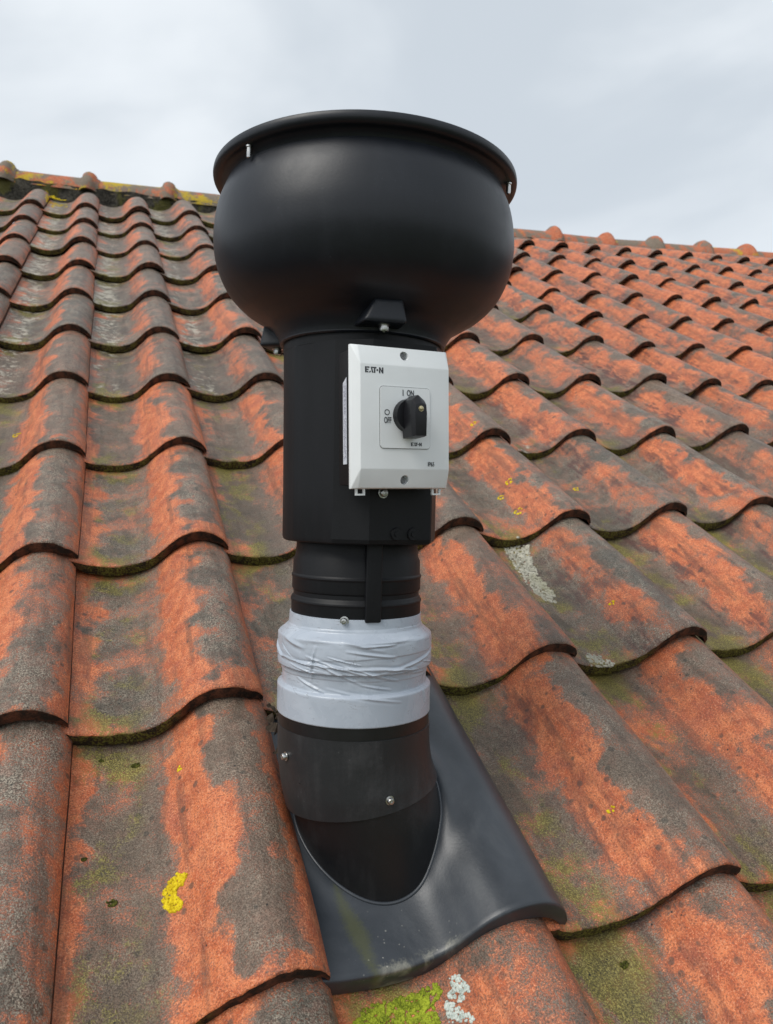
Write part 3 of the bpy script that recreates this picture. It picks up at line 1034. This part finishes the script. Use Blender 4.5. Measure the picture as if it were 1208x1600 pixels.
ns, nt = 90, 110
top, uvs = [], []
tl = [0, 0.003, 0.010] + [0.010 + (LEN - 0.010) * j / nt for j in range(1, nt + 1)]
sl = [-0.075 + 1.085 * i / ns for i in range(ns + 1)]
for j, t in enumerate(tl):
    for s in sl:
        w = flash_w(min(s, 1.0), t)
        if s > 1.0:
            w -= (s - 1.0) * 3
        if j == 0:
            w -= 0.014
        elif j == 1:
            w -= 0.004
        top.append(Vector((s - 1.0 + 0.05 * max(0.0, s), t * G, w)))
        uvs.append((s, t))
n1 = len(sl)
N = len(top)
bot = [Vector((v.x, v.y + 0.004, v.z - 0.092)) for v in top]
vs = [v * U for v in top + bot]
fs = []
for j in range(len(tl) - 1):
    for i in range(ns):
        a = j * n1 + i
        q = Vector((2.0, FV, 0)) + top[a]
        if pipe_dist(q) < -0.05:
            continue
        fs.append((a, a + 1, a + n1 + 1, a + n1))
for i in range(ns):
    fs.append((i, N + i, N + i + 1, i + 1))
for j in range(len(tl) - 1):
    b = j * n1 + ns
    fs.append((b, N + b, N + b + n1, b + n1))
obj_from('sheet', mesh_from('sheet', vs, fs, M['flash'], True, uvs + uvs, None, 50), flash)
# raised welt where the sheet meets the pipe
ring = []
for i in range(120):
    a = 2 * math.pi * i / 120
    lo, hi = -1.2, 0.4
    def at(z):
        c = low_centre(z)
        return VQ + VM @ Vector((c[0] + 0.361 * math.sin(a), c[1] - 0.361 * math.cos(a), z))
    for _ in range(40):
        mid = (lo + hi) / 2
        q = at(mid)
        if q.z > flash_w(min(1.0, max(-0.07, (q.x - 1.0) / 1.05)), (q.y - FV) / G):
            hi = mid
        else:
            lo = mid
    ring.append(at(hi))
vs, fs = [], []
mseg = 8
for i, q in enumerate(ring):
    tan = (ring[(i + 1) % 120] - ring[i - 1]).normalized()
    nrm = Vector((0, 0, 1))
    sd = tan.cross(nrm).normalized()
    up = sd.cross(tan)
    for k in range(mseg):
        b = 2 * math.pi * k / mseg
        vs.append((q + sd * 0.0085 * math.cos(b) + up * 0.0085 * math.sin(b) - Vector((2.0, FV, 0))) * U)
for i in range(120):
    for k in range(mseg):
        a, b = i * mseg, ((i + 1) % 120) * mseg
        fs.append((a + k, b + k, b + (k + 1) % mseg, a + (k + 1) % mseg))
obj_from('collar_welt', mesh_from('collar_welt', vs, fs, M['flash'], True, [(0.6, 0.5)] * len(vs)), flash)

# ------------------------------------------------------------------ the switch box on the housing
box = bpy.data.objects.new('isolator_switch', None)
link(box)
bmx = Matrix((bt, -bn, Vector((0, 0, 1)))).transposed().to_4x4()        # x right, -y out, z up
bmx = bmx @ Matrix.Rotation(math.radians(-1.6), 4, 'Y')
bmx.translation = (bt * -0.040 + bn * 0.378 + Vector((0, 0, 1.492))) * U
box.matrix_world = VMW @ bmx
tag(box, 'light grey and black rotary isolator switch box on the ventilator housing', 'switch')
W2, WR, H0, H1 = 0.230, 0.212, 0.010, 0.586           # half width, bottom and top of the lid's base
D0, D1 = 0.105, 0.178                      # depth of lid base and lid face
IW, I0, I1 = 0.202, 0.090, 0.506
def PB(x, d, z):
    return Vector((x, -d, z)) * U
bm = bmesh.new()
hexa(bm, [PB(-0.222, 0.0, 0.025), PB(0.2, 0.0, 0.025), PB(0.2, 0.128, 0.025), PB(-0.224, 0.128, 0.025),
          PB(-0.222, 0.0, 0.570), PB(0.2, 0.0, 0.570), PB(0.2, 0.128, 0.570), PB(-0.224, 0.128, 0.570)])
bm_obj('back_box', bm, M['box'], box, bevel=0.008 * U)
bm = bmesh.new()
DS = 0.154
v = [bm.verts.new(PB(*q)) for q in [(-W2, 0.122, H0), (WR, 0.122, H0), (WR, 0.122, H1), (-W2, 0.122, H1),
                                    (-W2, 0.138, H0), (WR, 0.138, H0), (WR, 0.138, H1), (-W2, 0.138, H1),
                                    (-IW, D1, I0), (IW, D1, I0), (IW, D1, I1), (-IW, D1, I1),
                                    (-IW, DS, H0 + 0.004), (IW - 0.006, DS, H0 + 0.004), (IW - 0.006, DS, H1 - 0.004), (-IW, DS, H1 - 0.004)]]
for f in [(3, 2, 1, 0), (0, 1, 5, 4), (1, 2, 6, 5), (2, 3, 7, 6), (3, 0, 4, 7), (8, 9, 10, 11), (12, 13, 9, 8), (11, 10, 14, 15),
          (4, 12, 8), (4, 8, 11, 7), (7, 11, 15), (5, 9, 13), (5, 6, 10, 9), (6, 14, 10), (4, 5, 13, 12), (6, 7, 15, 14)]:
    bm.faces.new([v[i] for i in f])
lid = bm_obj('lid', bm, M['lid'], None, smooth=False, bevel=0.003 * U, segs=2, sharp=18)
# drill the two screw holes through the sloping strips
HOLES = (0.550, 0.046)
for z in HOLES:
    bm = bmesh.new()
    bmesh.ops.create_cone(bm, cap_ends=True, segments=32, radius1=0.0185 * U, radius2=0.0205 * U, depth=0.06 * U)
    bm.transform(Matrix.Translation(PB(0.0, 0.172, z)) @ Matrix.Rotation(math.pi / 2, 4, 'X'))
    cut = bm_obj('cutter', bm, M['lid'])
    md = lid.modifiers.new('drill', 'BOOLEAN')
    md.operation = 'DIFFERENCE'
    md.solver = 'EXACT'
    md.object = cut
    dg = bpy.context.evaluated_depsgraph_get()
    me = bpy.data.meshes.new_from_object(lid.evaluated_get(dg))
    lid.modifiers.clear()
    lid.data = me
    bpy.data.objects.remove(cut)
lid.data.set_sharp_from_angle(angle=math.radians(18))
lid.parent = box

def disc(name, x, d, z, r, depth, mat, parent, n=32, bev=0.0):
    bm = bmesh.new()
    bmesh.ops.create_cone(bm, cap_ends=True, segments=n, radius1=r * U, radius2=(r - bev) * U, depth=depth * U)
    o = bm_obj(name, bm, mat, parent, True, sharp=40)
    o.matrix_local = Matrix.Translation(PB(x, d, z)) @ Matrix.Rotation(math.pi / 2, 4, 'X')
    return o
for z in HOLES:
    o = obj_from('screw', screw_mesh('screw', 0.012 * U, 0.01 * U, M['hole']), lid)
    o.matrix_local = Matrix.Translation(PB(0.0, 0.142, z)) @ Matrix.Rotation(math.pi / 2, 4, 'X')

def rounded_plate(name, w, h, r, depth, loc, mat, parent, ring=None):
    pts = []
    for cxs, cys, a0 in ((1, 1, 0), (-1, 1, 90), (-1, -1, 180), (1, -1, 270)):
        for k in range(7):
            a = math.radians(a0 + 15 * k)
            pts.append((cxs * (w - r) + r * math.cos(a), cys * (h - r) + r * math.sin(a)))
    n = len(pts)
    vs = [PB(x, 0, y) for x, y in pts] + [PB(x, depth, y) for x, y in pts]
    fs = [tuple(range(n, 2 * n))]
    if ring:
        k = 1 - ring / w
        vs += [PB(x * k, depth, y * k) for x, y in pts]
        fs = [(n + i, n + (i + 1) % n, 2 * n + (i + 1) % n, 2 * n + i) for i in range(n)]
    fs += [(i, (i + 1) % n, n + (i + 1) % n, n + i) for i in range(n)]
    bm = bmesh.new()
    bv = [bm.verts.new(q) for q in vs]
    for f in fs:
        bm.faces.new([bv[i] for i in f])
    o = bm_obj(name, bm, mat, parent)
    o.location = PB(*loc)
    return o
PCX, PCZ = -0.004, 0.297
plate = rounded_plate('dial_plate', 0.113, 0.123, 0.014, 0.0045, (PCX, D1, PCZ), M['lid'], box)
rounded_plate('plate_groove', 0.1155, 0.1255, 0.0165, 0.0006, (PCX, D1 + 0.0004, PCZ), M['hole'], box)
# knob: round base, tapering grip
KX, KZ = 0.006, 0.306
knob = disc('knob', KX, D1 + 0.020, KZ, 0.068, 0.034, M['knob'], box, 48, 0.003)
KM = Matrix.Translation(PB(KX, D1 + 0.020, KZ)) @ Matrix.Rotation(math.pi / 2, 4, 'X')
bm = bmesh.new()
kb = [(-0.030, -0.094), (0.030, -0.094), (0.036, 0.0), (0.030, 0.055), (0.0, 0.078), (-0.030, 0.055), (-0.036, 0.0)]
kt = [(-0.024, -0.088), (0.024, -0.088), (0.026, 0.0), (0.024, 0.034), (0.0, 0.040), (-0.024, 0.034), (-0.026, 0.0)]
b0 = [bm.verts.new(PB(x, 0.0, z)) for x, z in kb]
b1 = [bm.verts.new(PB(x * 0.95, 0.075, z * 0.97)) for x, z in kb]
b2 = [bm.verts.new(PB(x, 0.100, z)) for x, z in kt]
n = len(kb)
for r0, r1 in ((b0, b1), (b1, b2)):
    for i in range(n):
        bm.faces.new((r0[i], r0[(i + 1) % n], r1[(i + 1) % n], r1[i]))
bm.faces.new(b2)
bm.faces.new(list(reversed(b0)))
grip = bm_obj('grip', bm, M['knob'], knob, bevel=0.003 * U, segs=2, sharp=25)
grip.matrix_local = KM.inverted() @ Matrix.Translation(PB(KX, D1 + 0.018, KZ))
ks = obj_from('screw', screw_mesh('screw', 0.0085 * U, 0.008 * U, M['brass']), knob)
ks.matrix_local = KM.inverted() @ Matrix.Translation(PB(KX, D1 + 0.1175, KZ + 0.018)) @ Matrix.Rotation(math.pi / 2, 4, 'X')

def lettering(name, txt, x, z, size, parent, depth=None, sx=1.0, bold=0.0):
    cu = bpy.data.curves.new(name, 'FONT')
    cu.body = txt
    cu.size = size * U
    cu.extrude = 0.0006 * U
    cu.offset = bold * U
    ob = bpy.data.objects.new(name, cu)
    COL.objects.link(ob)
    dg = bpy.context.evaluated_depsgraph_get()
    me = bpy.data.meshes.new_from_object(ob.evaluated_get(dg))
    bpy.data.objects.remove(ob)
    me.name = name
    me.materials.clear()
    me.materials.append(M['print'])
    o = obj_from(name, me, parent)
    o.matrix_local = Matrix.Translation(PB(x, depth or D1 + 0.0008, z)) @ Matrix.Rotation(math.pi / 2, 4, 'X') @ Matrix.Diagonal((sx, 1, 1, 1))
    return o
def brand_mark(x, z, h, parent, depth):
    """Wordmark: heavy letters, the fourth one a dot."""
    bm = bmesh.new()
    def poly(pts):
        lo = [bm.verts.new(PB(x + px * h, depth, z + pz * h)) for px, pz in pts]
        hi = [bm.verts.new(PB(x + px * h, depth + 0.0007, z + pz * h)) for px, pz in pts]
        bm.faces.new(hi)
        for i in range(len(pts)):
            j = (i + 1) % len(pts)
            bm.faces.new((lo[i], lo[j], hi[j], hi[i]))
    # E with two slanted notches
    poly([(0, 0), (0.30, 0), (0.30, 1), (0, 1)])
    poly([(0.34, 0), (0.62, 0), (0.60, 0.22), (0.34, 0.22)])
    poly([(0.34, 0.39), (0.62, 0.39), (0.66, 0.61), (0.34, 0.61)])
    poly([(0.34, 0.78), (0.80, 0.78), (0.86, 1.0), (0.34, 1.0)])
    # A: one broad right leg and a foot
    poly([(0.74, 0), (0.98, 0), (1.12, 0.30), (0.88, 0.30)])
    poly([(1.04, 1.0), (1.26, 1.0), (1.60, 0), (1.30, 0)])
    # T
    poly([(1.38, 0.78), (2.12, 0.78), (2.12, 1.0), (1.30, 1.0)])
    poly([(1.66, 0), (1.92, 0), (1.92, 0.78), (1.66, 0.78)])
    # dot for O
    poly([(2.28 + 0.17 * math.cos(a * math.pi / 8), 0.5 + 0.17 * math.sin(a * math.pi / 8)) for a in range(16)])
    # N
    poly([(2.60, 0), (2.86, 0), (2.86, 1), (2.60, 1)])
    poly([(2.86, 1.0), (2.86, 0.62), (3.16, 0.0), (3.16, 0.38)])
    poly([(3.16, 0), (3.42, 0), (3.42, 1), (3.16, 1)])
    return bm_obj('lettering', bm, M['print'], parent)
brand_mark(-0.182, 0.471, 0.0235, box, D1)
brand_mark(0.020, 0.184, 0.0145, box, D1 + 0.0045)
lettering('lettering', 'IP65', 0.100, 0.103, 0.025, box, None, 0.72, 0.0004)
lettering('lettering', 'I', -0.019, 0.387, 0.034, box, D1 + 0.0055, 0.7, 0.0006)
lettering('lettering', 'ON', 0.001, 0.387, 0.034, box, D1 + 0.0055, 0.62, 0.0004)
lettering('lettering', 'OFF', -0.102, 0.274, 0.034, box, D1 + 0.0055, 0.55, 0.0004)
bm = bmesh.new()
r0 = [bm.verts.new(PB(-0.088 + 0.0118 * math.cos(i * math.pi / 12), D1 + 0.0058, 0.317 + 0.0118 * math.sin(i * math.pi / 12))) for i in range(24)]
r1 = [bm.verts.new(PB(-0.088 + 0.0085 * math.cos(i * math.pi / 12), D1 + 0.0058, 0.317 + 0.0085 * math.sin(i * math.pi / 12))) for i in range(24)]
for i in range(24):
    bm.faces.new((r0[i], r0[(i + 1) % 24], r1[(i + 1) % 24], r1[i]))
bm_obj('lettering', bm, M['print'], box)
# sticker on the side of the back box
vs = [PB(-0.2275, 0.060, 0.11), PB(-0.2275, 0.096, 0.11), PB(-0.2275, 0.096, 0.46), PB(-0.2275, 0.060, 0.44)]
vs += [q + Vector((0.002 * U, 0, 0)) for q in vs]
obj_from('sticker', mesh_from('sticker', vs, [(0, 3, 2, 1), (0, 1, 5, 4), (1, 2, 6, 5), (2, 3, 7, 6), (3, 0, 4, 7)], M['label'], False,
                              [(0, 0), (1, 0), (1, 1), (0, 0.95)] * 2), box)
# clips under the lid
for x in (-0.185, 0.165):
    bm = bmesh.new()
    t_ = 0.007
    for (x0, x1, z0, z1) in ((x - 0.020, x + 0.020, -0.016, -0.016 + t_), (x - 0.020, x - 0.020 + t_, -0.016 + t_, 0.016), (x + 0.020 - t_, x + 0.020, -0.016 + t_, 0.016)):
        hexa(bm, [PB(x0, 0.124, z0), PB(x1, 0.124, z0), PB(x1, 0.136, z0), PB(x0, 0.136, z0), PB(x0, 0.124, z1), PB(x1, 0.124, z1), PB(x1, 0.136, z1), PB(x0, 0.136, z1)])
    bm_obj('clip', bm, M['lid'], box)
o = obj_from('screw', screw_mesh('screw', 0.017 * U, 0.02 * U, M['steel']), box)
o.matrix_local = Matrix.Translation(PB(-0.03, 0.024, -0.006)) @ Matrix.Rotation(math.pi / 2, 4, 'X')

# ------------------------------------------------------------------ lichen, moss, mortar smears, litter
from mathutils.bvhtree import BVHTree
trees = {}
def tile_point(c, k, s, t, lift=0.0):
    """Point on the face of tile (column, row) in the roof frame, found on the tile's own mesh."""
    o = tiles.get((c, k))
    guess = Vector((c + s - 1.0, (k + t) * G, surf(s, t)))
    if o is None:
        return guess
    if o.data.name not in trees:
        trees[o.data.name] = BVHTree.FromPolygons([v.co for v in o.data.vertices], [tuple(p.vertices) for p in o.data.polygons])
    m = Matrix.LocRotScale(o.location, o.rotation_euler, o.scale)
    loc = m.inverted() @ (guess * U)
    hit = trees[o.data.name].ray_cast(Vector((loc.x, loc.y, 0.2)), Vector((0, 0, -1)))
    if hit[0] is None:
        return guess
    return (m @ hit[0]) / U + Vector((0, 0, lift))

def blob_patch(name, spots, mat, label, cat, group=None, seed=1, kind=None):
    """Crust made of many small lumps. spots: list of (c, k, s, t, radius, height)."""
    r = random.Random(seed)
    bm = bmesh.new()
    pts = [tile_point(c, k, s, t) for c, k, s, t, *_ in spots]
    ctr = sum(pts, Vector()) / len(pts)
    for p, (c, k, s, t, rad, hh) in zip(pts, spots):
        res = bmesh.ops.create_icosphere(bm, subdivisions=1, radius=1.0)
        sx, sy = rad * r.uniform(0.8, 1.25), rad * r.uniform(0.8, 1.25)
        slope = (surf(min(1, s + 0.02), t) - surf(s - 0.02, t)) / 0.04
        rot = Matrix.Rotation(-math.atan(slope), 3, 'Y')
        for v in res['verts']:
            q = Vector((v.co.x * sx, v.co.y * sy, v.co.z * hh)) * r.uniform(0.88, 1.12)
            v.co = (rot @ q + p - ctr) * U
    for f in bm.faces:
        f.smooth = True
    me = bpy.data.meshes.new(name)
    bm.to_mesh(me)
    bm.free()
    me.materials.append(mat)
    o = obj_from(name, me)
    m = ROOF_M.copy()
    m.translation = roof_to_world(ctr)
    o.matrix_world = m
    return tag(o, label, cat, group, kind)

def cell(px, py, w=0.0):
    """Where a sight line in the photograph meets the tiles: (column, row, s, t)."""
    d = CAM_R[0] * ((px - 604) / FPX) + CAM_R[1] * ((py - 800) / FPX) + CAM_R[2]
    tt = (0.3 - CAM_POS.z) / d.z
    for _ in range(1500):
        q = CAM_POS + d * tt
        c = math.ceil(q.x)
        k = math.floor(q.y / G)
        s, t = q.x - (c - 1), q.y / G - k
        if q.z <= surf(s, t):
            break
        tt += 0.008
    return c, k, s, t

def around(px, py, n, rx, ry, rad, hh, seed, shape=None):
    c, k, s, t = cell(px, py)
    r = random.Random(seed)
    out = []
    for _ in range(n):
        a, q = r.uniform(0, 6.283), math.sqrt(r.random())
        dx, dy = q * math.cos(a) * rx, q * math.sin(a) * ry
        if shape:
            dx, dy = shape(r)
        out.append((c, k, s + dx, t + dy / G, rad * r.uniform(0.5, 1.3), hh * r.uniform(0.5, 1.2)))
    return out

def within(poly, x, y):
    ins = False
    for (x0, y0), (x1, y1) in zip(poly, poly[1:] + poly[:1]):
        if (y0 > y) != (y1 > y) and x < (x1 - x0) * (y - y0) / (y1 - y0) + x0:
            ins = not ins
    return ins

def fill(poly, n, rad, hh, seed, gaps=0.0):
    """Lumps scattered over the part of the tiles that lies under an outline."""
    r = random.Random(seed)
    xs, ys = [p[0] for p in poly], [p[1] for p in poly]
    out = []
    tries = 0
    while len(out) < n and tries < n * 12:
        tries += 1
        x, y = r.uniform(min(xs), max(xs)), r.uniform(min(ys), max(ys))
        jx, jy = 3 * mn.noise(Vector((x * 0.15, y * 0.15, 1))), 3 * mn.noise(Vector((x * 0.15, y * 0.15, 9)))
        if not within(poly, x + jx, y + jy):
            continue
        if gaps and mn.noise(Vector((x * 0.13, y * 0.13, seed))) < gaps - 0.5:
            continue
        out.append(cell(x, y) + (rad * r.uniform(0.5, 1.3), hh * r.uniform(0.4, 1.2)))
    return out
blob_patch('lichen', fill([(254, 1404), (262, 1381), (278, 1367), (294, 1366), (290, 1378), (277, 1390), (274, 1402), (287, 1408), (284, 1421), (268, 1427), (256, 1419)], 420, 0.0068, 0.009, 3),
           M['yellow'], 'large bright yellow lichen hook on the tile left of the black flashing', 'lichen')
small = [(783, 777, 'small yellow lichen dot, left of two on the tile right of the switch box'), (811, 798, 'small yellow lichen ring below the switch box on the right-hand tile'), (796, 752, 'small yellow lichen dot, highest of three on the tile right of the switch box'),
         (740, 664, 'small yellow lichen spot close beside the right edge of the switch box'), (26, 682, 'yellow lichen smear on the roll at the left edge of the photo'), (900, 765, 'small yellow lichen dot on the tile two columns right of the switch box'),
         (956, 943, 'orange lichen dot on the red tile right of the grey tape'), (954, 1266, 'orange lichen dot on the big tile right of the flashing'), (282, 1202, 'faint yellow lichen dot on the tile left of the grey tape')]
for i, (px, py, lab) in enumerate(small):
    rr = 0.030 if i in (0, 2, 3, 5) else 0.036
    if i > 5:
        rr = 0.016
    spots = []
    c, k, s, t = cell(px, py)
    q = random.Random(i + 50)
    for _ in range(26 if i < 6 else 10):
        a = q.uniform(0, 5.2)
        d = rr * q.uniform(0.55, 1.0)
        spots.append((c, k, s + d * math.cos(a), t + d * math.sin(a) / G, 0.0075 * q.uniform(0.6, 1.2), 0.005))
    blob_patch('lichen', spots, M['yellow'], lab, 'lichen', 'yellow lichens scattered on the tiles', i)
blob_patch('lichen', fill([(70, 307), (84, 306), (103, 317), (105, 325), (84, 324), (71, 318)], 200, 0.022, 0.008, 8),
           M['yellow'], 'broad yellow lichen crust in a tile pan just below the ridge', 'lichen')
blob_patch('lichen', fill([(700, 1600), (695, 1575), (702, 1550), (704, 1530), (716, 1524), (726, 1540), (734, 1550), (722, 1565), (716, 1580), (738, 1592), (740, 1600)], 420, 0.0064, 0.0042, 4, 0.34),
           M['white'], 'pale grey-white lichen crust on the tile below the flashing', 'lichen')
blob_patch('moss', fill([(552, 1602), (566, 1578), (600, 1566), (640, 1555), (680, 1538), (692, 1552), (676, 1572), (688, 1602)], 1400, 0.0068, 0.0085, 5, 0.34),
           M['moss'], 'bright green moss cushion under the front edge of the flashing', 'moss', kind='stuff')
blob_patch('mortar_smear', fill([(786, 858), (826, 853), (832, 880), (846, 905), (868, 930), (868, 942), (848, 938), (815, 900)], 700, 0.0135, 0.0065, 6),
           M['lime'], 'long pale mortar smear between two tiles right of the spigot', 'mortar')
blob_patch('mortar_smear', fill([(916, 1022), (934, 1026), (960, 1037), (955, 1046), (934, 1044), (918, 1038)], 130, 0.010, 0.006, 7),
           M['lime'], 'short pale mortar smear at the lower corner of the tile right of the tape', 'mortar')

for i, (px, py, n, sz, lab) in enumerate([(212, 1197, 26, 0.020, 'dark moss lump in the pan just below the lip, left of the tape'), (158, 1190, 12, 0.012, 'tiny dark moss crumb beside a lump under the lip, left of the tape'),
                                (174, 1411, 22, 0.022, 'black elongated moss crumb left of the yellow lichen hook'), (131, 1343, 12, 0.012, 'tiny black crumb above and left of the yellow lichen hook'),
                                (977, 1506, 22, 0.020, 'dark moss lump in the green pan at the lower right corner')]):
    blob_patch('moss_lump', around(px, py, n, sz, sz * 0.7, 0.007, 0.008, 700 + i), M['dmoss'], lab, 'moss', 'dark moss crumbs', i)

# litter caught beside the pipe
r = random.Random(77)
for i in range(9):
    px, py = [(420, 1105), (428, 1118), (424, 1132), (431, 1148), (418, 1092), (434, 1125), (430, 1100), (426, 1160), (438, 1172)][i]
    bm = bmesh.new()
    L, Wd = r.uniform(0.05, 0.09), r.uniform(0.012, 0.028)
    n = 5
    a, b = [], []
    for j in range(n + 1):
        f = j / n
        wd = Wd * math.sin(math.pi * (0.1 + 0.85 * f))
        z = 0.02 * math.sin(math.pi * f) + 0.01 * r.uniform(-1, 1)
        a.append((bm.verts.new(Vector((f * L - L / 2, -wd, z)) * U), bm.verts.new(Vector((f * L - L / 2, wd, z + 0.006)) * U)))
    for j in range(n):
        bm.faces.new((a[j][0], a[j + 1][0], a[j + 1][1], a[j][1]))
    bmesh.ops.solidify(bm, geom=list(bm.faces), thickness=0.004 * U)
    o = bm_obj('dead_leaf', bm, M['litter'])
    q = Vector((1.02 + r.uniform(-0.03, 0.05), (1.42 - 0.035 * i + r.uniform(-0.03, 0.03)), 0.02 + r.uniform(-0.02, 0.03)))
    mt = ROOF_M @ Matrix.Translation(q * U) @ Matrix.Rotation(r.uniform(0, 6.28), 4, 'Z') @ Matrix.Rotation(r.uniform(-0.5, 0.5), 4, 'X')
    o.matrix_world = mt
    tag(o, 'dry brown leaf scrap caught in the gap left of the taped pipe', 'leaf', 'leaf scraps beside the pipe')
